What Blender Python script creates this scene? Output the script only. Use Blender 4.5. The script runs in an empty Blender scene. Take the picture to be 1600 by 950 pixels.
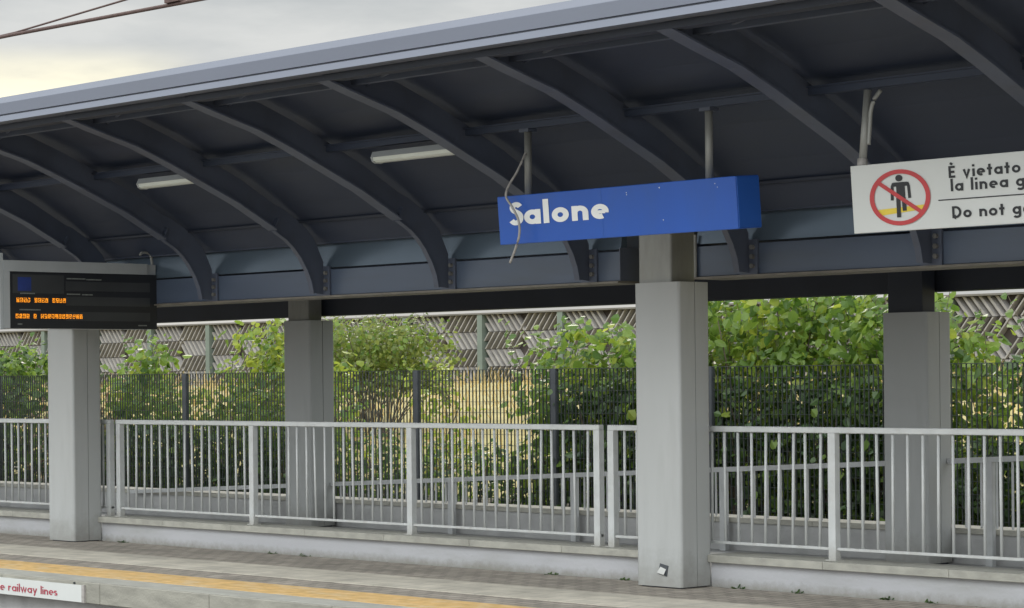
import bpy, bmesh, math, random
from mathutils import Vector, Matrix
R = math.radians
random.seed(7)
S = bpy.context.scene
COL = S.collection

# ------------------------------------------------------------------ camera
PSI, ROLL = .8188, -.01
F = Vector((-math.sin(PSI), math.cos(PSI), 0)); RT = Vector((math.cos(PSI), math.sin(PSI), 0)); UP = Vector((0, 0, 1))
rc = RT * math.cos(ROLL) + UP * math.sin(ROLL); uc = UP * math.cos(ROLL) - RT * math.sin(ROLL)
cd = bpy.data.cameras.new('camera'); cam = bpy.data.objects.new('camera', cd); COL.objects.link(cam)
m = Matrix((rc, uc, -F)).transposed().to_4x4(); m.translation = Vector((13.3044, -13.7604, 1.65)); cam.matrix_world = m
cd.sensor_width = 36; cd.lens = 85.84; cd.shift_y = (588.9 - 475) / 1600; cd.clip_start = .1; cd.clip_end = 5000
S.camera = cam

# ------------------------------------------------------------------ world, sun, exposure
SUN_EL, SUN_AZ = R(32), math.atan2(.62, -.78)          # soft evening glow far beyond the canopy, to the left
w = bpy.data.worlds.new('World'); S.world = w; w.use_nodes = True
nt = w.node_tree; nt.nodes.clear()
def N(t, **k):
    n = nt.nodes.new(t)
    for a, b in k.items(): setattr(n, a, b)
    return n
def wl(a, b): nt.links.new(a, b)
def wmath(op, a, b, clamp=False):
    n = N('ShaderNodeMath', operation=op, use_clamp=clamp)
    for i, v in enumerate((a, b)):
        if isinstance(v, (int, float)): n.inputs[i].default_value = v
        else: wl(v, n.inputs[i])
    return n.outputs[0]
sky = N('ShaderNodeTexSky', sky_type='NISHITA', sun_disc=False, sun_elevation=SUN_EL, sun_rotation=math.pi / 2 - SUN_AZ)
bg1 = N('ShaderNodeBackground'); bg1.inputs[1].default_value = .1; wl(sky.outputs[0], bg1.inputs[0])
tc = N('ShaderNodeTexCoord'); sp = N('ShaderNodeSeparateXYZ'); wl(tc.outputs['Generated'], sp.inputs[0])
mp = N('ShaderNodeMapping'); mp.inputs['Scale'].default_value = (6, 6, 26); wl(tc.outputs['Generated'], mp.inputs[0])
nz = N('ShaderNodeTexNoise'); nz.inputs['Scale'].default_value = 1.3; nz.inputs['Detail'].default_value = 7; nz.inputs['Roughness'].default_value = .55; wl(mp.outputs[0], nz.inputs[0])
cr = N('ShaderNodeValToRGB'); wl(nz.outputs['Fac'], cr.inputs[0])
cr.color_ramp.elements[0].position = .36; cr.color_ramp.elements[0].color = (.47, .505, .525, 1)
cr.color_ramp.elements[1].position = .66; cr.color_ramp.elements[1].color = (.70, .715, .71, 1)
# sky boosted overhead and behind the viewer, added light to reach under the canopy
el = N('ShaderNodeMapRange', interpolation_type='SMOOTHSTEP'); wl(sp.outputs['Z'], el.inputs[0])
el.inputs[1].default_value = .17; el.inputs[2].default_value = .6; el.inputs[3].default_value = 1; el.inputs[4].default_value = 2.7
bk = N('ShaderNodeVectorMath', operation='DOT_PRODUCT'); wl(tc.outputs['Generated'], bk.inputs[0]); bk.inputs[1].default_value = (.35, -.94, 0)
bm_ = N('ShaderNodeMapRange', interpolation_type='SMOOTHSTEP'); wl(bk.outputs['Value'], bm_.inputs[0])
bm_.inputs[1].default_value = -.2; bm_.inputs[2].default_value = .9; bm_.inputs[3].default_value = 1; bm_.inputs[4].default_value = 2.9
br = wmath('MULTIPLY', el.outputs[0], bm_.outputs[0])
mul = N('ShaderNodeMix', data_type='RGBA', blend_type='MULTIPLY'); mul.inputs['Factor'].default_value = 1
wl(cr.outputs[0], mul.inputs['A']); wl(br, mul.inputs['B'])
# the low break in the cloud where the evening light comes through
gd = N('ShaderNodeVectorMath', operation='DOT_PRODUCT'); wl(tc.outputs['Generated'], gd.inputs[0]); GDIR = (-0.8466, 0.5193, 0.1165)
gd.inputs[1].default_value = Vector(GDIR).normalized()
gz = N('ShaderNodeMapRange', interpolation_type='SMOOTHSTEP'); wl(sp.outputs['Z'], gz.inputs[0])
gz.inputs[1].default_value = .137; gz.inputs[2].default_value = .119; gz.inputs[3].default_value = 0; gz.inputs[4].default_value = 1
gf = N('ShaderNodeMapRange', interpolation_type='SMOOTHSTEP'); wl(gd.outputs['Value'], gf.inputs[0])
gf.inputs[1].default_value = .9965; gf.inputs[2].default_value = .9994; gf.inputs[3].default_value = 0; gf.inputs[4].default_value = 1
nz2 = N('ShaderNodeMapRange'); wl(nz.outputs['Fac'], nz2.inputs[0])
nz2.inputs[1].default_value = .34; nz2.inputs[2].default_value = .56; nz2.inputs[3].default_value = .45; nz2.inputs[4].default_value = 1
gl = wmath('MULTIPLY', wmath('MULTIPLY', gz.outputs[0], gf.outputs[0]), nz2.outputs[0])
glm = N('ShaderNodeMix', data_type='RGBA', blend_type='MIX'); wl(gl, glm.inputs['Factor']); wl(mul.outputs['Result'], glm.inputs['A'])
glm.inputs['B'].default_value = (1.25, 1.17, .88, 1)
bg2 = N('ShaderNodeBackground'); bg2.inputs[1].default_value = 1; wl(glm.outputs['Result'], bg2.inputs[0])
mx = N('ShaderNodeMixShader'); mx.inputs[0].default_value = .93; wl(bg1.outputs[0], mx.inputs[1]); wl(bg2.outputs[0], mx.inputs[2])
wo = N('ShaderNodeOutputWorld'); wl(mx.outputs[0], wo.inputs[0])
sd = bpy.data.lights.new('sun', 'SUN'); sd.energy = 1.2; sd.angle = R(14); sd.color = (1, .93, .8)
so = bpy.data.objects.new('sun', sd); COL.objects.link(so)
sdir = Vector((math.cos(SUN_AZ) * math.cos(SUN_EL), math.sin(SUN_AZ) * math.cos(SUN_EL), math.sin(SUN_EL)))
so.rotation_euler = sdir.to_track_quat('Z', 'Y').to_euler(); so.location = (0, 0, 30)
vs = S.view_settings; vs.view_transform = 'Standard'; vs.look = 'None'; vs.exposure = -.08; vs.gamma = 1; vs.use_curve_mapping = False

# ------------------------------------------------------------------ materials
def mat(name, col, rough=.6, metal=0, var=.12, scale=6, bump=0, bscale=60, stain=None, stretch=(1, 1, 1), stain_amt=.5, stain_scale=1.2, spec=.5):
    M = bpy.data.materials.new(name); M.use_nodes = True; t = M.node_tree; b = t.nodes['Principled BSDF']
    b.inputs['Roughness'].default_value = rough; b.inputs['Metallic'].default_value = metal; b.inputs['Specular IOR Level'].default_value = spec
    tcn = t.nodes.new('ShaderNodeTexCoord'); mpn = t.nodes.new('ShaderNodeMapping'); mpn.inputs['Scale'].default_value = stretch
    t.links.new(tcn.outputs['Object'], mpn.inputs[0])
    n1 = t.nodes.new('ShaderNodeTexNoise'); n1.inputs['Scale'].default_value = scale; n1.inputs['Detail'].default_value = 6; t.links.new(mpn.outputs[0], n1.inputs[0])
    r = t.nodes.new('ShaderNodeValToRGB'); t.links.new(n1.outputs['Fac'], r.inputs[0])
    r.color_ramp.elements[0].position = .3; r.color_ramp.elements[1].position = .7
    r.color_ramp.elements[0].color = [c * (1 - var) for c in col] + [1]; r.color_ramp.elements[1].color = [min(1, c * (1 + var)) for c in col] + [1]
    out = r.outputs[0]
    if stain:
        n2 = t.nodes.new('ShaderNodeTexNoise'); n2.inputs['Scale'].default_value = stain_scale; n2.inputs['Detail'].default_value = 9; n2.inputs['Roughness'].default_value = .65
        t.links.new(mpn.outputs[0], n2.inputs[0])
        mr = t.nodes.new('ShaderNodeMapRange'); mr.inputs[1].default_value = .5; mr.inputs[2].default_value = .72; mr.inputs[3].default_value = 0; mr.inputs[4].default_value = stain_amt
        t.links.new(n2.outputs['Fac'], mr.inputs[0])
        mm = t.nodes.new('ShaderNodeMix'); mm.data_type = 'RGBA'; t.links.new(mr.outputs[0], mm.inputs['Factor']); t.links.new(out, mm.inputs['A']); mm.inputs['B'].default_value = (*stain, 1)
        out = mm.outputs['Result']
    t.links.new(out, b.inputs['Base Color'])
    if bump:
        n3 = t.nodes.new('ShaderNodeTexNoise'); n3.inputs['Scale'].default_value = bscale; n3.inputs['Detail'].default_value = 5; t.links.new(tcn.outputs['Object'], n3.inputs[0])
        bn = t.nodes.new('ShaderNodeBump'); bn.inputs['Strength'].default_value = bump; bn.inputs['Distance'].default_value = .01
        t.links.new(n3.outputs['Fac'], bn.inputs['Height']); t.links.new(bn.outputs[0], b.inputs['Normal'])
    return M
def leafmat(name, a, b_, trans=.45):
    M = bpy.data.materials.new(name); M.use_nodes = True; t = M.node_tree; p = t.nodes['Principled BSDF']
    g = t.nodes.new('ShaderNodeNewGeometry'); r = t.nodes.new('ShaderNodeValToRGB'); t.links.new(g.outputs['Random Per Island'], r.inputs[0])
    r.color_ramp.elements[0].color = (*a, 1); r.color_ramp.elements[1].color = (*b_, 1)
    t.links.new(r.outputs[0], p.inputs['Base Color']); p.inputs['Roughness'].default_value = .38
    tr = t.nodes.new('ShaderNodeBsdfTranslucent'); hs = t.nodes.new('ShaderNodeHueSaturation'); hs.inputs['Value'].default_value = 1.9; hs.inputs['Hue'].default_value = .485
    t.links.new(r.outputs[0], hs.inputs['Color']); t.links.new(hs.outputs[0], tr.inputs[0])
    ms = t.nodes.new('ShaderNodeMixShader'); ms.inputs[0].default_value = trans
    t.links.new(p.outputs[0], ms.inputs[1]); t.links.new(tr.outputs[0], ms.inputs[2]); t.links.new(ms.outputs[0], t.nodes['Material Output'].inputs[0])
    return M
def emat(name, col, s):
    M = bpy.data.materials.new(name); M.use_nodes = True; b = M.node_tree.nodes['Principled BSDF']
    b.inputs['Base Color'].default_value = (*[c * .1 for c in col], 1); b.inputs['Emission Color'].default_value = (*col, 1); b.inputs['Emission Strength'].default_value = s
    return M
def pavemat(name, c1, c2, mortar, sx, sy, bump=.3):
    M = mat(name, c1, .85, 0, .1, 9, 0); t = M.node_tree; b = t.nodes['Principled BSDF']
    tcn = t.nodes.new('ShaderNodeTexCoord'); br_ = t.nodes.new('ShaderNodeTexBrick')
    t.links.new(tcn.outputs['Object'], br_.inputs[0]); br_.inputs['Scale'].default_value = 1
    br_.inputs['Brick Width'].default_value = sx; br_.inputs['Row Height'].default_value = sy; br_.inputs['Mortar Size'].default_value = .009
    br_.inputs['Color1'].default_value = (*c1, 1); br_.inputs['Color2'].default_value = (*c2, 1); br_.inputs['Mortar'].default_value = (*mortar, 1)
    n = t.nodes.new('ShaderNodeTexNoise'); n.inputs['Scale'].default_value = 2.2; n.inputs['Detail'].default_value = 10; n.inputs['Roughness'].default_value = .7; t.links.new(tcn.outputs['Object'], n.inputs[0])
    mr = t.nodes.new('ShaderNodeMapRange'); mr.inputs[1].default_value = .3; mr.inputs[2].default_value = .7; mr.inputs[3].default_value = .68; mr.inputs[4].default_value = 1.25; t.links.new(n.outputs['Fac'], mr.inputs[0])
    mm = t.nodes.new('ShaderNodeMix'); mm.data_type = 'RGBA'; mm.blend_type = 'MULTIPLY'; mm.inputs['Factor'].default_value = 1
    t.links.new(br_.outputs['Color'], mm.inputs['A']); t.links.new(mr.outputs[0], mm.inputs['B']); t.links.new(mm.outputs['Result'], b.inputs['Base Color'])
    bn = t.nodes.new('ShaderNodeBump'); bn.inputs['Strength'].default_value = bump; bn.inputs['Distance'].default_value = .01; bn.invert = True
    t.links.new(br_.outputs['Fac'], bn.inputs['Height']); t.links.new(bn.outputs[0], b.inputs['Normal'])
    return M
P = dict(
    column=mat('light_grey_paint', (.425, .435, .43), .45, 0, .035, 3, 0, 60, (.29, .29, .28), (1, 1, .16), .4, 2.6),
    steel=mat('galvanised_steel', (.30, .30, .28), .5, .3, .2, 5, 0, 60, (.2, .19, .16), (1, 1, .3), .5, 3),
    rail=mat('railing_grey_paint', (.56, .575, .57), .42, 0, .06, 8, 0, 60, (.36, .34, .31), (1, 1, 1), .3, 7),
    ramp=mat('aged_railing_paint', (.50, .51, .51), .5, 0, .1, 8),
    fascia=mat('blue_grey_fascia', (.135, .147, .185), .5, 0, .05, 2, 0, 60, (.115, .125, .15), (.15, 1, 1), .4, 2),
    roof=mat('dark_blue_sheet', (.039, .050, .081), .5, 0, .16, 1.4, 0, 60, (.050, .060, .075), (.2, 1, 1), .6, 1.5, .4),
    rib=mat('dark_blue_steel', (.080, .094, .132), .45, 0, .12, 3, 0, 60, (.06, .062, .07), (1, 1, 1), .5, 4),
    beam=mat('slate_blue_beam', (.076, .100, .148), .36, 0, .08, 1.5, 0, 60, (.07, .083, .10), (.3, 1, 2), .5, 2),
    beamgloss=mat('slate_blue_gloss_plate', (.10, .135, .175), .24, .35, .08, 1.5),  # gloss, with a lighter base imitating the sky light on this plate
    flange=mat('rusty_lip_paint', (.16, .145, .12), .5, 0, .25, 5),
    dark=mat('dark_joint_and_shade_paint', (.026, .031, .046), .55, 0, .15, 2),  # for dark joints, and for parts whose shade is put into the colour
    bolt=mat('zinc_bolt', (.28, .27, .25), .4, .5, .2, 20),
    wall=mat('white_wall_plaster', (.43, .43, .445), .8, 0, .05, 2, .25, 40, (.30, .30, .28), (.5, 1, 2.5), .55, 1.6),
    coping=mat('travertine_coping', (.37, .36, .315), .75, 0, .14, 14, .25, 80, (.22, .215, .185), (.6, 1, 1), .6, 3),
    concrete=mat('platform_edge_concrete', (.27, .26, .22), .85, 0, .2, 9, .5, 50, (.17, .165, .14), (.4, 1, 1.5), .6, 2.2),
    edge=mat('edge_stone', (.36, .35, .31), .8, 0, .12, 9, .3, 60, (.25, .24, .21), (.5, 1, 1), .5, 2.5),
    pale=pavemat('pale_slab_paving', (.55, .505, .42), (.50, .46, .385), (.40, .37, .31), .4, .2, .15),
    pave=pavemat('grey_block_paving', (.39, .345, .29), (.30, .265, .222), (.15, .135, .115), .2, .1),
    floor=mat('passage_screed', (.42, .42, .415), .8, 0, .12, 4, .2, 60, (.2, .2, .19), (1, 1, 1), .5, 1.5),
    ballast=mat('ballast', (.17, .15, .13), .95, 0, .5, 22, 1, 25),
    ground=mat('bare_earth', (.10, .085, .058), .95, 0, .3, 1.5, .6, 8, (.09, .10, .04), (1, 1, 1), .8, .8),
    field=mat('dry_grass_ground', (.34, .285, .12), .95, 0, .25, .9, .5, 6, (.22, .22, .07), (1, 1, 1), .5, .35),
    straw=leafmat('dry_grass_blades', (.34, .26, .09), (.48, .385, .155), .3),
    blue=mat('station_sign_blue', (.013, .084, .40), .35, 0, .05, 2, 0, 60, (.022, .085, .33), (1, 1, .35), .5, 3.5),
    bluedk=mat('station_sign_end_blue', (.016, .085, .36), .4, 0, .05, 3),
    white=mat('sign_white', (.56, .57, .55), .4, 0, .03, 2, 0, 60, (.55, .56, .53), (1, 1, .4), .35, 2.5),
    letter=mat('white_lettering', (.80, .80, .78), .4, 0, .02),
    black=mat('black_print', (.018, .019, .022), .5, 0, .05),
    red=mat('red_print', (.46, .045, .05), .45, 0, .05),
    redtxt=mat('dark_red_print', (.36, .035, .06), .5, 0, .1),
    yellow=mat('yellow_print', (.66, .50, .05), .45, 0, .05),
    cable=mat('bare_grey_cable', (.33, .31, .29), .6, 0, .2, 30),
    housing=mat('display_grey_housing', (.36, .38, .39), .45, 0, .06, 3, 0, 60, (.27, .28, .28), (1, 1, .5), .4, 2),
    screen=mat('display_black_glass', (.022, .024, .028), .3, 0, .1, 3, spec=.3),
    panel=mat('display_dark_row', (.044, .047, .050), .35, 0, .1, 3, spec=.3),
    led=emat('amber_led', (1, .32, .015), 1.7),
    ledlow=mat('faded_grey_print', (.16, .17, .16), .5, 0, .3, 60),
    screenblue=mat('blue_clock_panel', (.02, .04, .18), .4, 0, .2, 8),
    tube=mat('diffuser_plastic', (.70, .74, .68), .35, 0, .05, 3),
    chrome=mat('brushed_metal', (.42, .42, .40), .4, .5, .08, 20),
    fence=mat('dark_grey_fence', (.036, .043, .042), .5, 0, .15, 6),
    fencepost=mat('grey_fence_post', (.06, .066, .074), .5, 0, .15, 6),
    slat=mat('weathered_timber_concrete', (.27, .255, .24), .85, 0, .22, 3.2, .3, 30, (.22, .195, .185), (1, 1, 1), .75, .8),
    slatback=mat('barrier_backing', (.045, .036, .032), .9, 0, .2, 3),
    bpost=mat('green_grey_barrier_post', (.135, .165, .14), .6, 0, .1, 3),
    bcap=mat('barrier_capping', (.13, .12, .105), .8, 0, .15, 1.5),
    bark=mat('grey_brown_bark', (.12, .095, .07), .9, 0, .3, 20),
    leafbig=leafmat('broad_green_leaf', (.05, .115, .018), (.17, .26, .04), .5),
    leafdark=leafmat('deep_green_and_shade_leaf', (.022, .055, .016), (.065, .12, .024), .35),  # deep green; self-shade inside the shrubs is put into this colour
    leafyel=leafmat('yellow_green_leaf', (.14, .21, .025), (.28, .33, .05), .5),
    leafolive=leafmat('olive_green_leaf', (.085, .125, .022), (.18, .215, .05), .5),
    leafdry=leafmat('dry_brown_leaf', (.15, .09, .05), (.28, .2, .11), .25),
    wire=mat('oxidised_copper', (.10, .062, .055), .6, .3, .2, 20),
)
# yellow tactile strip: domes as fine bump
def tactile():
    M = mat('yellow_tactile_paving', (.60, .385, .15), .8, 0, .22, 12, 0, 60, (.54, .45, .31), (.6, 1, 1), .9, 6)
    t = M.node_tree; v = t.nodes.new('ShaderNodeTexVoronoi'); v.inputs['Scale'].default_value = 18; v.inputs['Randomness'].default_value = 0
    tcn = t.nodes.new('ShaderNodeTexCoord'); t.links.new(tcn.outputs['Object'], v.inputs[0])
    bn = t.nodes.new('ShaderNodeBump'); bn.invert = True; bn.inputs['Strength'].default_value = .7; bn.inputs['Distance'].default_value = .012
    t.links.new(v.outputs['Distance'], bn.inputs['Height']); t.links.new(bn.outputs[0], t.nodes['Principled BSDF'].inputs['Normal'])
    return M
P['tactile'] = tactile()
def grime(M, z1, z2, col, amt, scale=9):
    """splashed dirt and scuffs clinging to the lowest part of a painted thing, with a ragged edge"""
    t = M.node_tree; b = t.nodes['Principled BSDF']; src = b.inputs['Base Color'].links[0].from_socket
    g = t.nodes.new('ShaderNodeNewGeometry'); sx = t.nodes.new('ShaderNodeSeparateXYZ'); t.links.new(g.outputs['Position'], sx.inputs[0])
    n = t.nodes.new('ShaderNodeTexNoise'); n.inputs['Scale'].default_value = scale; n.inputs['Detail'].default_value = 8; n.inputs['Roughness'].default_value = .7; t.links.new(g.outputs['Position'], n.inputs[0])
    mr = t.nodes.new('ShaderNodeMapRange'); mr.inputs[1].default_value = z1; mr.inputs[2].default_value = z2; mr.inputs[3].default_value = 1; mr.inputs[4].default_value = 0; t.links.new(sx.outputs['Z'], mr.inputs[0])
    ad = t.nodes.new('ShaderNodeMath'); ad.operation = 'ADD'; t.links.new(mr.outputs[0], ad.inputs[0]); t.links.new(n.outputs['Fac'], ad.inputs[1])
    m2 = t.nodes.new('ShaderNodeMapRange'); m2.inputs[1].default_value = .85; m2.inputs[2].default_value = 1.45; m2.inputs[3].default_value = 0; m2.inputs[4].default_value = amt; t.links.new(ad.outputs[0], m2.inputs[0])
    mm = t.nodes.new('ShaderNodeMix'); mm.data_type = 'RGBA'; t.links.new(m2.outputs[0], mm.inputs['Factor']); t.links.new(src, mm.inputs['A']); mm.inputs['B'].default_value = (*col, 1)
    t.links.new(mm.outputs['Result'], b.inputs['Base Color'])
grime(P['column'], 0, .45, (.20, .19, .16), .55)
grime(P['wall'], 0, .12, (.20, .19, .15), .7, 14)
grime(P['rail'], .25, .45, (.28, .25, .20), .5, 20)

# ------------------------------------------------------------------ mesh builder and object helpers
class MB:
    def __init__(s): s.v = []; s.f = []
    def add(s, vs, fs):
        o = len(s.v); s.v += [tuple(v) for v in vs]; s.f += [tuple(i + o for i in f) for f in fs]; return s
    def box(s, x0, x1, y0, y1, z0, z1):
        return s.add([(x0, y0, z0), (x1, y0, z0), (x1, y1, z0), (x0, y1, z0), (x0, y0, z1), (x1, y0, z1), (x1, y1, z1), (x0, y1, z1)],
                     [(0, 3, 2, 1), (4, 5, 6, 7), (0, 1, 5, 4), (1, 2, 6, 5), (2, 3, 7, 6), (3, 0, 4, 7)])
    def prism(s, poly, axis, a, b):
        """poly: 2-D outline; axis 'x' -> (y,z), 'y' -> (x,z), 'z' -> (x,y); extruded a..b"""
        n = len(poly)
        def p(q, t): return {'x': (t, q[0], q[1]), 'y': (q[0], t, q[1]), 'z': (q[0], q[1], t)}[axis]
        return s.add([p(q, a) for q in poly] + [p(q, b) for q in poly],
                     [tuple(range(n))[::-1], tuple(range(n, 2 * n))] + [(i, (i + 1) % n, n + (i + 1) % n, n + i) for i in range(n)])
    def strip(s, pts, th, axis, a, b):
        """a bent plate: open profile pts given thickness th, extruded a..b; quads only"""
        k = len(pts); off = []
        for i in range(k):
            p0 = Vector(pts[max(i - 1, 0)]); p1 = Vector(pts[min(i + 1, k - 1)]); d = (p1 - p0).normalized(); off.append((pts[i][0] - d.y * th, pts[i][1] + d.x * th))
        def p(q, t): return {'x': (t, q[0], q[1]), 'y': (q[0], t, q[1]), 'z': (q[0], q[1], t)}[axis]
        V = [p(q, a) for q in pts] + [p(q, a) for q in off] + [p(q, b) for q in pts] + [p(q, b) for q in off]
        fs = []
        for i in range(k - 1):
            fs += [(i, i + 1, k + i + 1, k + i), (2 * k + i, 3 * k + i, 3 * k + i + 1, 2 * k + i + 1), (i, 2 * k + i, 2 * k + i + 1, i + 1), (k + i, k + i + 1, 3 * k + i + 1, 3 * k + i)]
        fs += [(0, k, 3 * k, 2 * k), (k - 1, 3 * k - 1, 4 * k - 1, 2 * k - 1)]
        fs[-1] = (k - 1, 3 * k - 1, 4 * k - 1, 2 * k - 1)
        return s.add(V, fs)
    def tube(s, pts, r, n=8, r1=None):
        pts = [Vector(p) for p in pts]; k = len(pts); V = []
        for i, p in enumerate(pts):
            d = (pts[min(i + 1, k - 1)] - pts[max(i - 1, 0)]).normalized()
            a = Vector((0, 0, 1)) if abs(d.z) < .9 else Vector((1, 0, 0)); u = d.cross(a).normalized(); v = d.cross(u)
            rr = r if r1 is None else r + (r1 - r) * i / (k - 1)
            V += [p + (u * math.cos(2 * math.pi * j / n) + v * math.sin(2 * math.pi * j / n)) * rr for j in range(n)]
        fs = [(i * n + j, i * n + (j + 1) % n, (i + 1) * n + (j + 1) % n, (i + 1) * n + j) for i in range(k - 1) for j in range(n)]
        fs += [tuple(range(n))[::-1], tuple(range((k - 1) * n, k * n))]
        return s.add(V, fs)
    def bar(s, p, q, w, h):
        """rectangular bar from p to q"""
        p, q = Vector(p), Vector(q); d = (q - p).normalized(); a = Vector((0, 0, 1)) if abs(d.z) < .9 else Vector((0, 1, 0)); u = d.cross(a).normalized() * w / 2; v = u.cross(d).normalized() * h / 2
        return s.add([p - u - v, p + u - v, p + u + v, p - u + v, q - u - v, q + u - v, q + u + v, q - u + v],
                     [(0, 3, 2, 1), (4, 5, 6, 7), (0, 1, 5, 4), (1, 2, 6, 5), (2, 3, 7, 6), (3, 0, 4, 7)])
def smoothpts(c, n=5):
    out = []
    for i in range(len(c) - 1):
        p0, p1, p2, p3 = [Vector(c[min(max(j, 0), len(c) - 1)]) for j in (i - 1, i, i + 1, i + 2)]
        for k in range(n):
            u = k / n; out.append(.5 * ((2 * p1) + (p2 - p0) * u + (2 * p0 - 5 * p1 + 4 * p2 - p3) * u * u + (3 * p1 - p0 - 3 * p2 + p3) * u ** 3))
    return out + [Vector(c[-1])]
ORG = {}
def link(name, mb, m_, org=(0, 0, 0), smooth=False, bevel=0):
    me = bpy.data.meshes.new(name); o3 = Vector(org)
    me.from_pydata([tuple(Vector(v) - o3) for v in mb.v], [], mb.f); me.materials.append(m_)
    b = bmesh.new(); b.from_mesh(me); bmesh.ops.recalc_face_normals(b, faces=b.faces)
    if bevel: bmesh.ops.bevel(b, geom=list(b.edges), offset=bevel, segments=1, affect='EDGES', profile=.5)
    b.to_mesh(me); b.free()
    if smooth:
        for p in me.polygons: p.use_smooth = True
    o = bpy.data.objects.new(name, me); COL.objects.link(o); return o
def tag(o, label=None, cat=None, group=None, kind=None):
    if label: o['label'] = label
    if cat: o['category'] = cat
    if group: o['group'] = group
    if kind: o['kind'] = kind
    return o
def thing(name, label, cat, loc, group=None):
    o = bpy.data.objects.new(name, None); o.empty_display_size = .1; COL.objects.link(o); o.location = loc; ORG[o.name] = Vector(loc)
    return tag(o, label, cat, group)
def part(name, mb, m_, par, **k):
    o = link(name, mb, m_, ORG[par.name], **k); o.parent = par; ORG[o.name] = ORG[par.name]; return o
def copypart(o, par, off=(0, 0, 0), rot=None):
    c = o.copy(); COL.objects.link(c); c.parent = par; c.location = Vector(o.location) + Vector(off)
    if rot: c.rotation_euler = rot
    return c
def single(name, mb, m_, label, cat, loc, group=None, **k):
    o = link(name, mb, m_, loc, **k); o.location = loc; return tag(o, label, cat, group)
def struct(name, mb, m_, **k):
    return tag(link(name, mb, m_, (0, 0, 0), **k), kind='structure')
def rrect(x0, x1, y0, y1, r, n=4, corners=(1, 1, 1, 1)):
    out = []
    for i, (cx, cy, a0) in enumerate(((x0 + r, y0 + r, 180), (x1 - r, y0 + r, 270), (x1 - r, y1 - r, 0), (x0 + r, y1 - r, 90))):
        if not corners[i]:
            out.append(((x0, y0), (x1, y0), (x1, y1), (x0, y1))[i]); continue
        for j in range(n + 1):
            a = R(a0 + 90 * j / n); out.append((cx + r * math.cos(a), cy + r * math.sin(a)))
    return out

# ------------------------------------------------------------------ geometric lettering (ribbons)
def arc(cx, cy, r, a0, a1, ry=None, n=20):
    ry = r if ry is None else ry
    return [(cx + r * math.cos(R(a0 + (a1 - a0) * i / n)), cy + ry * math.sin(R(a0 + (a1 - a0) * i / n))) for i in range(n + 1)]
SPATH = [(q.x, q.y) for q in smoothpts([(.445, .80, 0), (.37, .885, 0), (.27, .90, 0), (.175, .85, 0), (.145, .745, 0), (.19, .645, 0), (.29, .57, 0), (.40, .48, 0), (.45, .345, 0), (.41, .185, 0), (.29, .105, 0), (.17, .12, 0), (.085, .215, 0)], 3)]
def glyph(c, W):
    X = .64; h = W / 2; r = X / 2 - h; cx = X / 2
    circ = arc(cx, X / 2, r, 0, 360, n=28)
    st = lambda x, a, b: [(x, a), (x, b)]
    big = lambda: X - h
    if c == 'o': return [circ], X
    if c == 'a': return [circ, st(big(), 0, X)], X
    if c == 'd': return [circ, st(big(), 0, 1.05)], X
    if c == 'b': return [circ, st(h, 0, 1.05)], X
    if c == 'p': return [circ, st(h, -.3, X)], X
    if c == 'g': return [circ, [(big(), X), (big(), -.06)] + arc(cx, -.06, r, 0, -150, r * .75)[1:]], X
    if c == 'e': return [arc(cx, X / 2, r, -15, 298), [(h, X / 2 - W * .08), (X - h * 1.2, X / 2 - W * .08), 'thin']], X
    if c == 'c': return [arc(cx, X / 2, r, 45, 315)], X * .92
    if c == 'l': return [st(h, 0, 1.05)], W
    if c == 'i': return [st(h, 0, X), st(h, .80, .80 + W)], W
    if c == 'n': return [st(h, 0, X), [(h, X / 2)] + arc(h + .2, X - h - .2, .2, 180, 0) + [(h + .4, 0)]], .4 + W
    if c == 'h': return [st(h, 0, 1.05), [(h, X / 2)] + arc(h + .2, X - h - .2, .2, 180, 0) + [(h + .4, 0)]], .4 + W
    if c == 'r': return [st(h, 0, X), [(h, X / 2)] + arc(h + .2, X - h - .2, .2, 180, 55)], .30 + W
    if c == 't': return [st(.2, 0, .92), [(0, X - h), (.4, X - h)]], .4
    if c == 'v': return [[(h, X), (.3, 0), (.6 - h, X)]], .6
    if c == 'y': return [[(h, X), (.31, .05)], [(.62 - h, X), (.2, -.3)]], .62
    if c == 'w': return [[(h, X), (.26, .02), (.44, X), (.62, .02), (.88 - h, X)]], .88
    if c == 's': return [arc(.2, X * .70, .2 - h * .6, 40, 270, X * .30 - h)[:-1] + arc(.2, X * .30, .2 - h * .4, 90, -140, X * .30 - h)], .42
    if c == 'S': return [[(p.x * (1 - W) / .8 + h - .1 * (1 - W) / .8 + .02, p.y) for p in [Vector((a, h + (b - .1) / .8 * (1.02 - W))) for a, b in SPATH]]], .50
    if c == 'E': return [st(h, 0, 1), [(h, h), (.5, h)], [(h, .5), (.46, .5)], [(h, 1 - h), (.5, 1 - h)]], .5
    if c == 'È': return glyph('E', W)[0] + [[(.16, 1.26), (.32, 1.10)]], .5
    if c == 'D': return [st(h, 0, 1), [(h, h), (.28, h)] + arc(.28, .5, .34, -90, 90, .5 - h) + [(h, 1 - h)]], .62 + h
    return [], .3
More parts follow.
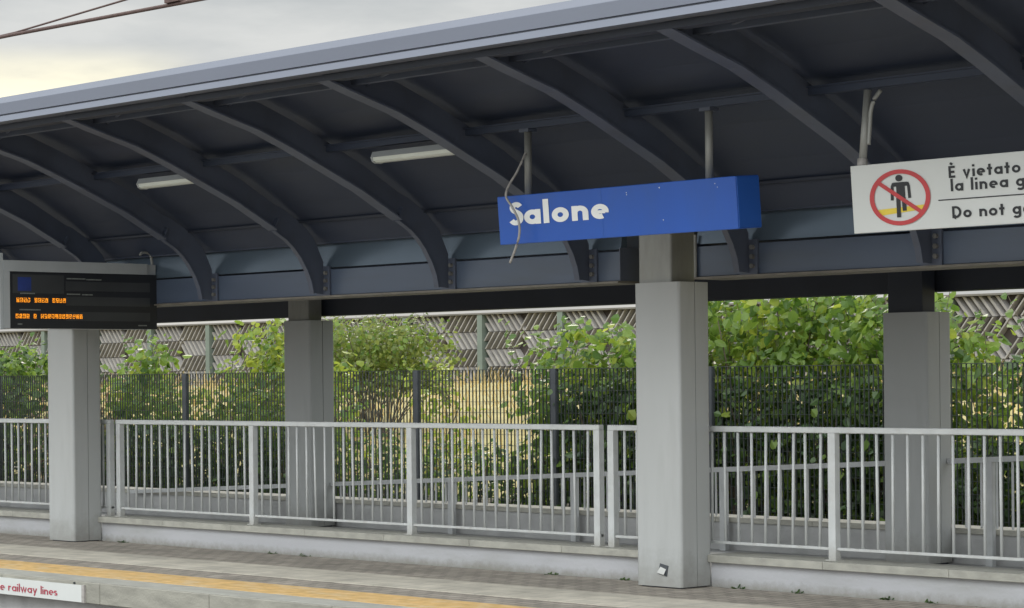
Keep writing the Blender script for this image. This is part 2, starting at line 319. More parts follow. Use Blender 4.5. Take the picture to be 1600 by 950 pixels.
def ribbon(mb, pts, W, fn, lift):
    k = len(pts); closed = k > 3 and abs(pts[0][0] - pts[-1][0]) + abs(pts[0][1] - pts[-1][1]) < 1e-6
    L_, R_ = [], []
    for i in range(k):
        a = pts[i - 1] if i else (pts[-2] if closed else None); b = pts[i + 1] if i < k - 1 else (pts[1] if closed else None); p = Vector(pts[i])
        d0 = (p - Vector(a)).normalized() if a else None; d1 = (Vector(b) - p).normalized() if b else None
        d0 = d0 or d1; d1 = d1 or d0
        n = Vector((-(d0 + d1).y, (d0 + d1).x)).normalized(); n1 = Vector((-d1.y, d1.x)); s_ = min(1 / max(n.dot(n1), .4), 2.2)
        L_.append(p + n * W / 2 * s_); R_.append(p - n * W / 2 * s_)
    V = [fn(q.x, q.y, lift) for q in L_] + [fn(q.x, q.y, lift) for q in R_]
    mb.add(V, [(i, i + 1, k + i + 1, k + i) for i in range(k - 1)])
def text(mb, s, W, fn, gap=.12):
    """fn(x, y, lift) maps glyph units (cap height 1) to world"""
    x = 0; z = 0
    for c in s:
        strokes, adv = glyph(c, W)
        for st in strokes:
            z = (z + 1) % 6; thin = st[-1] == 'thin'
            ribbon(mb, st[:-1] if thin else st, W * (.66 if thin else 1), lambda a, b, l, x=x: fn(a + x, b, l), z * .0002)
        x += adv + gap
    return x - gap

# ================================================================== SETTING
XL, XR = -32, 12
struct('ground', MB().add([(-2500, -2500, -.72), (2500, -2500, -.72), (2500, 2500, -.72), (-2500, 2500, -.72)], [(0, 1, 2, 3)]), P['ground'])
struct('track_bed', MB().box(-60, 30, -11.1, -2.5, -.8, -.52), P['ballast'])
struct('opposite_platform', MB().box(-60, 40, -20, -11.2, -.8, 0), P['edge'])
# platform
struct('platform', MB().box(XL, XR, -2.52, 3.9, -.8, 0), P['floor'])
def sheet(name, y0, y1, z, m_): return struct(name, MB().box(XL, XR, y0, y1, z - .02, z), m_)
struct('platform_paving', MB().box(XL, XR, -2.33, .33, .0005, .004), P['pave'])
struct('pale_paving_strip', MB().box(XL, XR, -1.35, -.62, .0045, .008), P['pale'])
struct('yellow_tactile_strip', MB().box(XL, XR, -2.33, -1.80, .0045, .009), P['tactile'])
mb = MB(); x = XL
while x < XR:
    mb.box(x + .004, x + 1.496, -2.66, -2.33, -.17, .003); x += 1.5
struct('platform_edge', mb, P['concrete'], bevel=.006)
struct('edge_paving', MB().box(XL, XR, -2.63, -2.332, .0032, .0062), P['edge'])
# land beyond the station
mb = MB(); prof = [(7.9, .05), (10, .6), (14, 1.05), (20, 1.38), (27, 1.5), (34, 1.5), (80, 1.2), (400, .5)]
xs = [-300 + 6 * i for i in range(70)]
rr = random.Random(3); V = []
for i, (y, z) in enumerate(prof):
    for xx in xs: V.append((xx, y, z + (rr.uniform(-.06, .06) if 0 < i < 6 else 0)))
n = len(xs)
mb.add(V, [(i * n + j, i * n + j + 1, (i + 1) * n + j + 1, (i + 1) * n + j) for i in range(len(prof) - 1) for j in range(n - 1)])
struct('verge', MB().add([(-300, 3.76, -.05), (120, 3.76, -.05), (120, 5.5, -.02), (-300, 5.5, -.02), (120, 8.0, .07), (-300, 8.0, .07)], [(0, 1, 2, 3), (3, 2, 4, 5)]), P['ground'])
struct('field', mb, P['field'], smooth=True)
def zfield(y):
    for (a, za), (b, zb) in zip([(3.7, -.05), (5.5, -.02)] + prof, [(5.5, -.02)] + prof):
        if a <= y <= b: return za + (zb - za) * (y - a) / (b - a)
    return .2
# dry grass standing in the field
mb = MB(); rg = random.Random(11)
for i in range(9000):
    y = 8.5 + 19 * rg.random() ** 1.1; xx = -1.55 * (y + 13.76) + 13.3 + rg.uniform(-.85, 1.0) * (y + 13.76)
    hgt = rg.uniform(.18, .5); a = rg.uniform(0, 6.28); wd = rg.uniform(.008, .018); lx, ly = rg.uniform(-.15, .15), rg.uniform(-.15, .15); z = zfield(y) - .05
    c_, s_ = math.cos(a) * wd, math.sin(a) * wd
    mb.add([(xx - c_, y - s_, z), (xx + c_, y + s_, z), (xx + lx + c_ * .3, y + ly + s_ * .3, z + hgt), (xx + lx - c_ * .3, y + ly - s_ * .3, z + hgt)], [(0, 1, 2, 3)])
tag(link('dry_grass', mb, P['straw']), 'tall dry yellow grass growing in the field behind the mesh fence', 'grass', kind='stuff')

# ------------------------------------------------------------------ low walls with coping, between the columns
CW, CD, CH, BAY = .478, .347, 2.371, 8.458
def low_wall(x0, x1, y0, y1, front, label, zc=.195, zt=.255, mw=None):
    t = thing('low_wall', label, 'wall', ((x0 + x1) / 2, (y0 + y1) / 2, 0), 'low walls of the platform')
    part('wall_body', MB().box(x0, x1, y0, y1, 0, zc), mw or P['wall'], t)
    mb = MB(); x = x0; k = max(1, round((x1 - x0) / 1.2)); st = (x1 - x0) / k
    for i in range(k): mb.box(x0 + st * i + .0015, x0 + st * (i + 1) - .0015, y0 - front, y1 + .03, zc, zt)
    part('coping', mb, P['coping'], t, bevel=.004)
low_wall(-BAY + CW + .002, -.002, .34, .62, .05, 'low white plastered wall with travertine coping between the two near columns')
low_wall(CW + .002, XR, .34, .62, .05, 'low white wall with travertine coping right of the near column with the floor light')
low_wall(XL, -BAY - .002, .34, .62, .05, 'low white plastered wall with coping left of the column under the departure display')
low_wall(XL, XR, 3.45, 3.75, .03, 'far low grey wall running behind the railing and behind the far columns', .26, .31, P['floor'])

# ------------------------------------------------------------------ columns
def column(x, y, h, label, core_top, cx0, cx1, cy0, cy1, cm='steel'):
    t = thing('canopy_column', label, 'column', (x + CW / 2, y + CD / 2, 0), 'columns carrying the canopy')
    g = .0035; ym = y + CD * .52
    part('casing_shell', MB().prism(rrect(x, x + CW, y, ym - g, .028, 4, (1, 1, 0, 0)), 'z', .014, h), P['column'], t)
    part('casing_shell', MB().prism(rrect(x, x + CW, ym + g, y + CD, .028, 4, (0, 0, 1, 1)), 'z', .014, h), P['column'], t)
    part('casing_joint', MB().box(x + .01, x + CW - .012, ym - g, ym + g, .02, h - .004), P['dark'], t)
    part('foot', MB().box(x + .03, x + CW - .03, y + .03, y + CD - .03, 0, .014), P['dark'], t)
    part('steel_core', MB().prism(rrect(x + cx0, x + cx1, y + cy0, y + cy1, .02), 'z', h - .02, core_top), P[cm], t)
    return t
nearcol = column(0, 0, CH, 'near grey column standing under the blue station name sign, small floor light at its foot', 2.80, .02, .37, .03, .31)
column(-BAY, 0, CH, 'near grey column standing under the dark departure display', 2.80, .02, .37, .03, .31)
column(.016, 3.073, 2.172, 'far grey column behind the railing, right of the near column with the floor light', 2.83, .02, .39, .05, .25, 'dark')  # core darker than its twin's: the shade on it is in the colour
column(-BAY + .016, 3.073, 2.30, 'far grey column behind the railing, between the departure display and the station name sign', 2.83, .02, .39, .05, .25)
# small floor light let into the near column
lb = part('recessed_light', MB().prism([(.235, .112), (.325, .094), (.342, .178), (.256, .194)], 'y', -.006, -.0005), P['fencepost'], nearcol)
part('lamp_reflector', MB().add([(.238, -.024, .122), (.312, -.024, .109), (.322, -.008, .150), (.262, -.008, .168)], [(0, 1, 2, 3)]).add([(.238, -.024, .122), (.312, -.024, .109), (.312, -.007, .100), (.238, -.007, .113)], [(0, 1, 2, 3)]), P['chrome'], lb)

# ------------------------------------------------------------------ front railings (outside the copings, behind the near columns)
RY, RZ, RB, RC = .45, 1.25, .352, .256
PITCH = 2.335 / 17
rj = random.Random(5)
def railing(x0, x1, posts, label):
    t = thing('railing', label, 'railing', ((x0 + x1) / 2, RY, RC), 'grey railings along the platform')
    part('top_rail', MB().box(x0, x1, RY - .03, RY + .03, RZ - .045, RZ), P['rail'], t, bevel=.005)
    part('bottom_rail', MB().box(x0, x1, RY - .012, RY + .012, RB - .02, RB), P['rail'], t)
    p0 = None; b0 = None
    for p in posts:
        if p0 is None: p0 = part('post', MB().box(p - .034, p + .034, RY - .028, RY + .028, RC, RZ - .045).box(p - .05, p + .05, RY - .045, RY + .045, RC - .002, RC + .006), P['rail'], t); px = p
        else: copypart(p0, t, (p - px, 0, 0))
    x = x0 + PITCH * .5; k = 0
    edges = sorted(posts); seq = []
    segs = [(x0, edges[0])] + list(zip(edges, edges[1:])) + [(edges[-1], x1)]
    for a, b in segs:
        if b - a < .12: continue
        nb = max(1, round((b - a) / PITCH)); stp = (b - a) / nb
        seq += [a + stp * i for i in range(0 if a == x0 and a not in edges else 1, nb)]
    for x in seq:
        if b0 is None:
            o0 = Vector((x, RY, RB - .002)); b0 = link('baluster', MB().tube([o0, (x, RY, RZ - .044)], .0112, 8), P['rail'], o0, smooth=True); b0.parent = t; b0.location = o0 - ORG[t.name]; bx = x
        else:
            c = copypart(b0, t, (x - bx + rj.uniform(-.006, .006), 0, 0), (0, rj.gauss(0, .006) if rj.random() < .7 else rj.uniform(-.025, .025), 0))
    return t
Q = 2.335
railing(-7.80 - .04, -.856 + .034, [-7.80, -5.54, -3.213, -.856], 'grey tubular railing between the two near columns, on the coping of the low wall')
railing(-.694 - .034, 8.2, [-.694, 1.62, 3.95, 6.28], 'grey railing passing behind the near column with the floor light, to the right edge')
railing(-17.3, -7.98 + .034, [-7.98, -10.3, -12.63, -14.96], 'grey tubular railing at the far left, passing behind the column under the departure display')

# ------------------------------------------------------------------ ramp railing, sloping, in front of the far low wall
def rampz(x): return .285 + (x + 11.85) * .0487
t = thing('ramp_railing', 'lower grey railing with a sloping handrail in front of the far low wall', 'railing', (-3, 3.3, 0))
RYY = 3.36
for a, b in ((-11.9, -BAY + .012), (-BAY + CW + .02, .012), (CW + .02, 4.5)):
    part('handrail', MB().bar((a, RYY, rampz(a)), (b, RYY, rampz(b)), .045, .045), P['ramp'], t)
pp = (-5.95, -4.1, -2.1, .93, 3.1)
for x in pp: part('post', MB().box(x - .035, x + .035, RYY - .026, RYY + .026, 0, rampz(x) - .02), P['ramp'], t)
first = True
x = -7.8
while x < 4.4:
    if min(abs(x - q) for q in pp) > .07 and not (-.03 < x < CW + .06):
        part('baluster', MB().tube([(x, RYY, .32), (x, RYY, rampz(x) - .02)], .011, 6), P['ramp'], t)
    x += .16

# ------------------------------------------------------------------ mesh fence behind
FY, FZ = 6.3, 1.735
t = thing('mesh_fence', 'dark grey grating fence with close vertical bars and flat posts, leafy shrubs pressing against it', 'fence', (-9.89, FY, .25))
fx = [-9.89 + 2.48 * i for i in range(-8, 8)]
pm = None; pb = None
for x in fx:
    if pm is None: pm = part('post', MB().box(x - .04, x + .04, FY - .03, FY + .03, -.1, FZ + .01), P['fencepost'], t); xm = x
    else: copypart(pm, t, (x - xm, 0, 0))
    if pb is None:
        mb = MB(); xx = x + .05
        while xx < x + 2.44:
            mb.box(xx - .0038, xx + .0038, FY - .008, FY + .008, .02, FZ); xx += .062
        z = .03
        while z < FZ:
            mb.box(x + .041, x + 2.439, FY - .0115, FY - .0085, z - .0025, z + .0025); z += .132
        mb.box(x + .041, x + 2.439, FY - .012, FY + .012, FZ + .0005, FZ + .008)
        pb = part('bar_panel', mb, P['fence'], t)
    else: copypart(pb, t, (x - xm, 0, 0))

# ------------------------------------------------------------------ noise barrier far behind
NY = 29.0
t = thing('noise_barrier', 'tall weathered noise barrier of slanted slats in a chevron pattern between green grey posts', 'wall', (-33.48, NY, 1.4))
def barrier_panel(x0):
    w_, rows, rh, z0 = 3.0, 5, .45, 1.03
    mb = MB(); sk = .36; hw = w_ / 2
    for r_ in range(rows):
        zb = z0 + r_ * rh; zt = zb + rh - .015
        for c_ in range(2):
            lean = -1 if (r_ + c_) % 2 == 0 else 1                     # +1: slat top leans right
            np_ = 7; st = hw / np_
            for i in range(np_):
                xb = x0 + c_ * hw + st * (i + .5); lo, hi = x0 + .10, x0 + w_ - .12
                xa, xc = xb - sk / 2 * lean, xb + sk / 2 * lean             # bottom and top of the slat
                t0, t1 = 0., 1.
                for lim, sg in ((lo, 1), (hi, -1)):
                    fa, fc = (xa - lim) * sg, (xc - lim) * sg
                    if fa < 0 and fc < 0: t0 = 2
                    elif fa < 0: t0 = max(t0, fa / (fa - fc))
                    elif fc < 0: t1 = min(t1, fa / (fa - fc))
                if t1 - t0 < .08: continue
                xa, xc, za, zc = xa + (xc - xa) * t0, xa + (xc - xa) * t1, zb + (zt - zb) * t0, zb + (zt - zb) * t1
                hwid = st * (.33 if lean < 0 else .17); ya = NY + .10; yf = NY - (.03 if lean < 0 else .07)
                V = [(xa - hwid, ya, za), (xa - hwid * .55, yf, za), (xa + hwid * .55, yf, za), (xa + hwid, ya, za), (xc - hwid, ya, zc), (xc - hwid * .55, yf, zc), (xc + hwid * .55, yf, zc), (xc + hwid, ya, zc)]
                mb.add(V, [(0, 1, 5, 4), (1, 2, 6, 5), (2, 3, 7, 6), (0, 3, 2, 1), (4, 5, 6, 7)])
    return mb
p0 = b0 = s0 = None; XB = -33.48
bxs = [XB + 2.98 * i for i in range(-11, 9)]
for x in bxs:
    if p0 is None:
        xm = x
        p0 = part('post', MB().box(x - .095, x + .095, NY - .14, NY + .2, .9, 3.27), P['bpost'], t)
        b0 = part('slat_panel', barrier_panel(x), P['slat'], t)
        s0 = part('backing', MB().box(x + .11, x + 2.87, NY + .1, NY + .18, .9, 3.27), P['slatback'], t)
        c0 = part('capping', MB().box(x - .2, x + 2.78, NY - .16, NY + .24, 3.272, 3.315), P['bcap'], t)
    else:
        for q in (p0, b0, s0, c0): copypart(q, t, (x - xm, 0, 0))

# ------------------------------------------------------------------ shrubs beyond the fence
def leaf(mb, p, nrm, d, L_, W_, rng):
    d = (d - nrm * d.dot(nrm)).normalized(); sd_ = nrm.cross(d)
    f_ = nrm * (-.18 * W_)
    o = [p, p + d * .3 * L_ + sd_ * .46 * W_ + f_, p + d * .72 * L_ + sd_ * .36 * W_ + f_, p + d * L_ - nrm * .1 * L_, p + d * .72 * L_ - sd_ * .36 * W_ + f_, p + d * .3 * L_ - sd_ * .46 * W_ + f_]
    mb.add(o, [(0, 1, 2, 3), (0, 3, 4, 5)])
def shrub(x0, x1, y, ztop, label, leafm, dens=1.0, ls=.11, depth=.5, z0=None, bottom=0.0, seed=0, clump=.24, sprigs=6, flat=.32, name='shrub', cat='shrub', extra=None):
    rng = random.Random(seed); z0 = zfield(y) if z0 is None else z0
    w_ = x1 - x0; h_ = ztop - z0; cx = (x0 + x1) / 2
    t = thing(name, label, cat, (cx, y, z0), 'shrubs growing behind the mesh fence')
    fol = MB(); fol2 = MB(); up = Vector((0, 0, 1))
    ncl = int(dens * max(6, w_ * (h_ - bottom) * 23))
    centres = []
    for i in range(ncl):
        for _ in range(30):
            u, v, q = rng.uniform(-1, 1), rng.random(), rng.uniform(-1, 1)
            top = 1 - flat * abs(u) ** 2.2 - flat * .56 * (.5 + .5 * math.sin(u * 5 + seed)) 
            if v < top and q * q + u * u * .7 < 1.25: break
        centres.append(Vector((cx + u * w_ / 2, y + q * depth, z0 + bottom + v * (h_ - bottom - clump * .4))))
    base = [Vector((cx + rng.uniform(-.35, .35) * w_, y + rng.uniform(-.2, .2), z0 - .05)) for _ in range(max(2, int(w_ * 3)))]
    stems = [MB() for _ in base]
    for b_, br_ in zip(base, stems):
        tip = Vector((b_.x + rng.uniform(-.2, .2) * w_, b_.y + rng.uniform(-.3, .3), z0 + h_ * rng.uniform(.55, .85))); mid = (b_ + tip) / 2 + Vector((rng.uniform(-.1, .1), 0, 0))
        br_.tube([b_, mid, tip], .02, 5, .006)
    for i, c in enumerate(centres):
        if i % 5 == 0:
            k_ = min(range(len(base)), key=lambda q: abs(base[q].x - c.x)); b_ = base[k_]; br_ = stems[k_]; m_ = Vector((b_.x * .5 + c.x * .5, b_.y * .5 + c.y * .5, z0 + (c.z - z0) * .6)); br_.tube([b_, m_, c], .010, 4, .003)
        nl = rng.randint(9, 15)
        for j in range(nl):
            off = Vector((rng.gauss(0, 1), rng.gauss(0, 1), rng.gauss(0, .8))) * clump * .55
            p = c + off
            if p.z > ztop: p.z = ztop - rng.random() * .1
            if p.z < z0: continue
            nrm = (up * rng.uniform(.2, 1.0) + off.normalized() * .9 + Vector((rng.uniform(-.6, .6), rng.uniform(-.9, .5), rng.uniform(-.3, .3)))).normalized()
            d = (off + Vector((rng.uniform(-.3, .3), rng.uniform(-.3, .3), -.12))).normalized()
            L_ = ls * rng.uniform(.45, 1.3)
            leaf(fol2 if extra and rng.random() < extra[1] else fol, p, nrm, d, L_, L_ * rng.uniform(.7, .95), rng)
    for i in range(sprigs):                                   # shoots that stand clear of the mass
        u = rng.uniform(-.9, .9); br_ = stems[min(range(len(base)), key=lambda q: abs(base[q].x - cx - u * w_ / 2))]; b_ = Vector((cx + u * w_ / 2, y + rng.uniform(-.3, .3), z0 + h_ * rng.uniform(.55, .7)))
        tip = Vector((b_.x + rng.uniform(-.3, .3), b_.y + rng.uniform(-.2, .1), ztop - rng.uniform(-.04, .16) * h_ * .5)); br_.tube([b_, (b_ + tip) / 2 + Vector((rng.uniform(-.05, .05), 0, .02)), tip], .007, 4, .003)
        for j in range(11):
            f_ = (j + 1) / 11; p = b_.lerp(tip, f_); s_ = 1 if j % 2 else -1
            leaf(fol, p, Vector((rng.uniform(-.5, .5), rng.uniform(-.9, -.1), rng.uniform(.3, 1))).normalized(), Vector((s_ * rng.uniform(.5, 1), rng.uniform(-.6, .3), rng.uniform(-.3, .4))).normalized(), ls * rng.uniform(.7, 1.3) * (1.1 - .4 * f_), ls * rng.uniform(.6, 1), rng)
    for br_ in stems: part('stem', br_, P['bark'], t)
    part('foliage', fol, P[leafm], t)
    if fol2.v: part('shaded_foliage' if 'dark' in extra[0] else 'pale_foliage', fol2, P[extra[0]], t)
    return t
D = ('leafdark', .35)  # darker leaves mixed in to carry the shade inside the mass
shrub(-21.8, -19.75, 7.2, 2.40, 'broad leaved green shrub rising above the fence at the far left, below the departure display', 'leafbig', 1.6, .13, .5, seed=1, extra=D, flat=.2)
shrub(-19.5, -17.8, 7.1, 1.66, 'dry brown leafed shrub behind the fence beside the column under the display', 'leafdry', 1.3, .09, .4, seed=2, sprigs=2, flat=.15)
shrub(-18.3, -16.5, 7.3, 2.33, 'slim green shrub with pale leaf tips right of the column under the display', 'leafbig', 1.25, .13, .4, seed=3, extra=('leafyel', .25))
shrub(-16.9, -14.7, 7.1, 1.70, 'low dark green shrub mostly hidden behind the fence bars, left of the yellow green one', 'leafbig', .95, .10, .4, extra=('leafolive', .3), seed=4, sprigs=2, flat=.1)
shrub(-15.6, -13.0, 7.6, 2.58, 'yellow green feathery shrub left of the far column beneath the rear beam', 'leafyel', 1.7, .12, .5, seed=5, extra=('leafbig', .35), bottom=.5, sprigs=12)
shrub(-14.8, -12.2, 7.0, 1.50, 'dense dark undergrowth shrub at the foot of the fence behind the far left column', 'leafbig', 1.0, .10, .4, extra=('leafolive', .2), seed=6, sprigs=1, flat=.1)
shrub(-18.3, -15.1, 11, 2.72, 'rounded olive green bush standing in the dry field, just right of the far column', 'leafolive', 6.0, .085, .8, seed=7, sprigs=16, extra=('leafbig', .25), bottom=.8, flat=.25)
shrub(-12.9, -12.0, 9, 1.95, 'small yellow green tuft showing just above the fence before the noise barrier', 'leafyel', .8, .10, .25, seed=8, sprigs=9)
shrub(-12.7, -10.1, 7.1, .98, 'low mid green shrub below the dry grass, left of the fence post in the middle', 'leafbig', 1.5, .09, .4, seed=9, sprigs=4, extra=('leafdark', .5), flat=.15)
shrub(-10.3, -8.0, 7.0, .9, 'low ragged green shrub right of the fence post in the middle', 'leafbig', 1.4, .09, .4, seed=10, sprigs=6, extra=('leafdark', .5), flat=.15)
shrub(-9.0, -7.7, 7.1, 2.34, 'thin upright vine shoots with round leaves left of the dark fence shrub', 'leafbig', .5, .13, .25, seed=11, sprigs=11)
shrub(-8.3, -5.4, 7.0, 2.36, 'big shrub with round bright leaves over the fence left of the near column', 'leafbig', 1.35, .14, .5, seed=12, sprigs=14, extra=('leafyel', .25), flat=.2)
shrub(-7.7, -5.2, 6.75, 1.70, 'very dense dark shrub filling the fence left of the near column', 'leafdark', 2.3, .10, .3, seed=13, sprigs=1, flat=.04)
shrub(-6.0, -4.1, 7.0, 2.72, 'tall dense shrub with large green leaves right beside the near column', 'leafbig', 2.7, .125, .55, seed=14, sprigs=10, extra=('leafyel', .22), flat=.1)
shrub(-4.4, -2.3, 7.1, 2.78, 'tall dense large leaved shrub reaching the rear beam left of the far right column', 'leafbig', 2.7, .125, .55, seed=15, sprigs=10, extra=('leafyel', .12), flat=.1)
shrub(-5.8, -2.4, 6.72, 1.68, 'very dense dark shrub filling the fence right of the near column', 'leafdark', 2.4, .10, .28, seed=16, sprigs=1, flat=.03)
shrub(-2.6, -1.66, 7.2, 2.28, 'narrow bright green shrub just right of the far right column', 'leafbig', 2.2, .13, .4, seed=17, sprigs=5, extra=('leafyel', .3), flat=.2)
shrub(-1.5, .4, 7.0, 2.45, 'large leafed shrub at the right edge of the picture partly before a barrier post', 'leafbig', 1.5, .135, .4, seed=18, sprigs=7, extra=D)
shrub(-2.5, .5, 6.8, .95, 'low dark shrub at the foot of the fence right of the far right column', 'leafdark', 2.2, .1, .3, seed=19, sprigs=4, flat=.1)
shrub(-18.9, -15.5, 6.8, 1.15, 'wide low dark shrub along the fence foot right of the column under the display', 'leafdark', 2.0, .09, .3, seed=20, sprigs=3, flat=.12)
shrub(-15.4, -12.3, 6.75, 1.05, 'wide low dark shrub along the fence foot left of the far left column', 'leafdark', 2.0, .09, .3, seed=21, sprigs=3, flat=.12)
# weeds in the joint between wall and paving
rw = random.Random(8)
for i, x in enumerate((-7.55, -5.1, -4.6, -1.3, -.45, .75, 1.35, 2.2, 2.6)):
    mb = MB()
    for j in range(14):
        a = rw.uniform(0, 6.28); L_ = rw.uniform(.02, .06); p = Vector((x + rw.uniform(-.07, .07), .325 + rw.uniform(-.015, .005), .004))
        leaf(mb, p, Vector((math.cos(a), math.sin(a) - .4, .9)).normalized(), Vector((math.cos(a), -abs(math.sin(a)), .9)).normalized(), L_, L_ * .35, rw)
    single('weed_tuft', mb, P['leafdark'], 'tiny weed tuft in the joint between the low white wall and the paving', 'weed', (x, .32, .004), 'weeds along the wall foot')

# ================================================================== CANOPY
t = thing('station_canopy', 'long dark blue platform canopy with curved ribs, grey blue fascia and slate beam', 'canopy', (-4, 0, 2.38))
CL, CR = -26, 9.5
FZ0 = 3.846
part('fascia', MB().prism([(-2.825, FZ0), (-2.80, FZ0 + .051), (-2.782, FZ0 + .053), (-2.782, FZ0 + .063), (-2.80, FZ0 + .065), (-2.80, FZ0 + .159), (-2.795, FZ0 + .165), (-2.74, FZ0 + .222), (-2.70, FZ0 + .222), (-2.70, FZ0)], 'x', CL, CR), P['fascia'], t)
part('fascia_shadow_strip', MB().box(CL, CR, -2.69, -2.58, 3.80, 3.844), P['dark'], t)  # dark strip standing in for the shadow gap under the fascia
# curved sheeting; profile (y, z) of the rib flange, then of the sheet above it
RIB = [(-2.69, 3.80), (-2.45, 3.73), (-2.03, 3.615), (-1.70, 3.49), (-1.38, 3.355), (-.98, 3.185), (-.56, 2.965)]
SH = [(-2.70, 4.0), (-2.35, 3.97), (-1.95, 3.87), (-1.6, 3.75), (-1.25, 3.60), (-.85, 3.415), (-.45, 3.19), (-.2, 3.03), (-.02, 2.87)]
def lerp_sh(i0, i1):
    return SH[i0:i1]
part('roof_sheet', MB().strip(SH, .025, 'x', CL, CR), P['roof'], t, smooth=False)
for (y_, z_) in ((-.26, 3.058),):      # sheet laps
    part('sheet_lap', MB().box(CL, CR, y_ - .012, y_ + .012, z_ - .022, z_ - .004), P['dark'], t)
part('roof_deck', MB().box(CL, CR, -.02, 3.95, 2.86, 2.90), P['roof'], t)
part('roof_edge', MB().box(CL, CR, 3.95, 4.0, 2.5, 2.95), P['dark'], t)
# ribs
RX = [-.5 + 1.69 * k for k in range(-12, 6)]
x = RX[0]; protos = None
for x in RX:
    if protos is None:
        mb = MB()
        mb.strip(RIB, .014, 'x', x - .066, x + .066)
        up_ = [(a, b + .012) for a, b in RIB]
        webtop = [(-2.70, 3.95), (-2.4, 3.93), (-1.98, 3.84), (-1.65, 3.72), (-1.32, 3.58), (-.92, 3.40), (-.5, 3.17)]
        k = len(RIB)
        V = [(x - .006, a, b) for a, b in up_] + [(x - .006, a, b) for a, b in webtop] + [(x + .006, a, b) for a, b in up_] + [(x + .006, a, b) for a, b in webtop]
        fs = []
        for i in range(k - 1): fs += [(i, i + 1, k + i + 1, k + i), (2 * k + i, 3 * k + i, 3 * k + i + 1, 2 * k + i + 1)]
        mb.add(V, fs)
        rb = part('rib', mb, P['rib'], t)
        HC = [(-.56, 2.960), (-.52, 2.935), (-.43, 2.885), (-.35, 2.82), (-.27, 2.73), (-.20, 2.62), (-.155, 2.52), (-.13, 2.41)]
        hb = MB(); hb.strip(HC, .012, 'x', x - .028, x + .028)
        pl = [(a + .005, b + .012) for a, b in HC]; top = [(-.56, 3.2), (-.45, 3.16), (-.35, 3.10), (-.25, 3.04), (-.18, 2.98), (-.1, 2.9), (0.0, 2.7), (0.0, 2.41)]
        k = len(pl)
        V = [(x - .005, a, b) for a, b in pl] + [(x - .005, a, b) for a, b in top] + [(x + .005, a, b) for a, b in pl] + [(x + .005, a, b) for a, b in top]
        fs = []
        for i in range(k - 1): fs += [(i, i + 1, k + i + 1, k + i), (2 * k + i, 3 * k + i, 3 * k + i + 1, 2 * k + i + 1)]
        hb.add(V, fs)
        hb.box(x - .09, x + .09, 0.0, .018, 2.395, 2.66)
        hb.bar((x, -.575, 2.985), (x, -.53, 3.07), .10, .014)
        hk = part('haunch_bracket', hb, P['rib'], rb)
        bl = []
        for z in (2.60, 2.53, 2.46):
            bl.append(part('bolt', MB().tube([(x + .048, -.026, z), (x + .048, .001, z)], .019, 6), P['bolt'], rb))
        protos = (rb, [hk] + bl); xm = x
    else:
        c = copypart(protos[0], t, (x - xm, 0, 0))
        for q in protos[1]: copypart(q, c)
# brace rods from every rib to the fascia, and two purlins
br0 = None
for x in RX[:-1]:
    if br0 is None: br0 = part('brace_rod', MB().tube([(x + .02, -2.3, 3.80), (x + 1.0, -2.68, 3.86)], .010, 6), P['rib'], t); xm = x
    else: copypart(br0, t, (x - xm, 0, 0))
part('purlin', MB().box(CL, CR, -2.43, -2.38, 3.79, 3.85), P['rib'], t)
part('purlin', MB().box(CL, CR, -1.315, -1.245, 3.49, 3.535).box(CL, CR, -1.335, -1.225, 3.535, 3.545), P['roof'], t)
# front longitudinal beam in three lengths, broken at the columns
for a, b in ((CL, -BAY - .16), (-BAY + .65, -.16), (.65, CR)):
    bm_p = part('front_beam', MB().box(a, b, .02, .30, 2.40, 2.632), P['beam'], t, bevel=.004)
    part('beam_upper_plate', MB().prism([(.022, 2.648), (.05, 2.86), (.09, 2.86), (.09, 2.648)], 'x', a, b), P['beamgloss'], bm_p)
    part('beam_lip', MB().box(a, b, -.012, .33, 2.38, 2.397), P['flange'], bm_p)
    part('end_plate', MB().box(a - .012, a, .0, .31, 2.399, 2.66), P['rib'], bm_p); part('end_plate', MB().box(b, b + .012, .0, .31, 2.399, 2.66), P['rib'], bm_p)
part('rear_beam', MB().box(CL, CR, 3.36, 3.62, 2.355, 2.80), P['dark'], t)  # shade of the roof above is put into the beam colour
for xx in (-BAY + .1, .1): part('cross_beam', MB().box(xx, xx + .16, .36, 3.34, 2.62, 2.85), P['dark'], t)
part('drain_pipe', MB().tube([(.655, .0, 2.38), (.655, .0, 2.72)], .012, 8), P['steel'], t)

# ------------------------------------------------------------------ lights under the canopy
def light(x0, x1, label):
    t = thing('ceiling_light', label, 'light', ((x0 + x1) / 2, -1.28, 3.44), 'fluorescent lights under the canopy')
    part('housing', MB().prism([(-1.35, 3.40), (-1.33, 3.445), (-1.23, 3.445), (-1.21, 3.40)], 'x', x0, x1), P['housing'], t)
    part('diffuser', MB().prism([(-1.345, 3.399), (-1.335, 3.372), (-1.31, 3.36), (-1.25, 3.36), (-1.225, 3.372), (-1.215, 3.399)], 'x', x0 + .02, x1 - .02), P['tube'], t)
    part('end_cap', MB().prism([(-1.352, 3.40), (-1.335, 3.366), (-1.31, 3.353), (-1.25, 3.353), (-1.225, 3.366), (-1.208, 3.40)], 'x', x0, x0 + .02), P['housing'], t)
    part('end_cap', MB().prism([(-1.352, 3.40), (-1.335, 3.366), (-1.31, 3.353), (-1.25, 3.353), (-1.225, 3.366), (-1.208, 3.40)], 'x', x1 - .02, x1), P['housing'], t)
light(-4.83, -3.90, 'unlit white fluorescent light under the canopy, the smaller one above the departure display')
light(-1.58, -.60, 'unlit white fluorescent light under the canopy, up left of the blue station name sign')

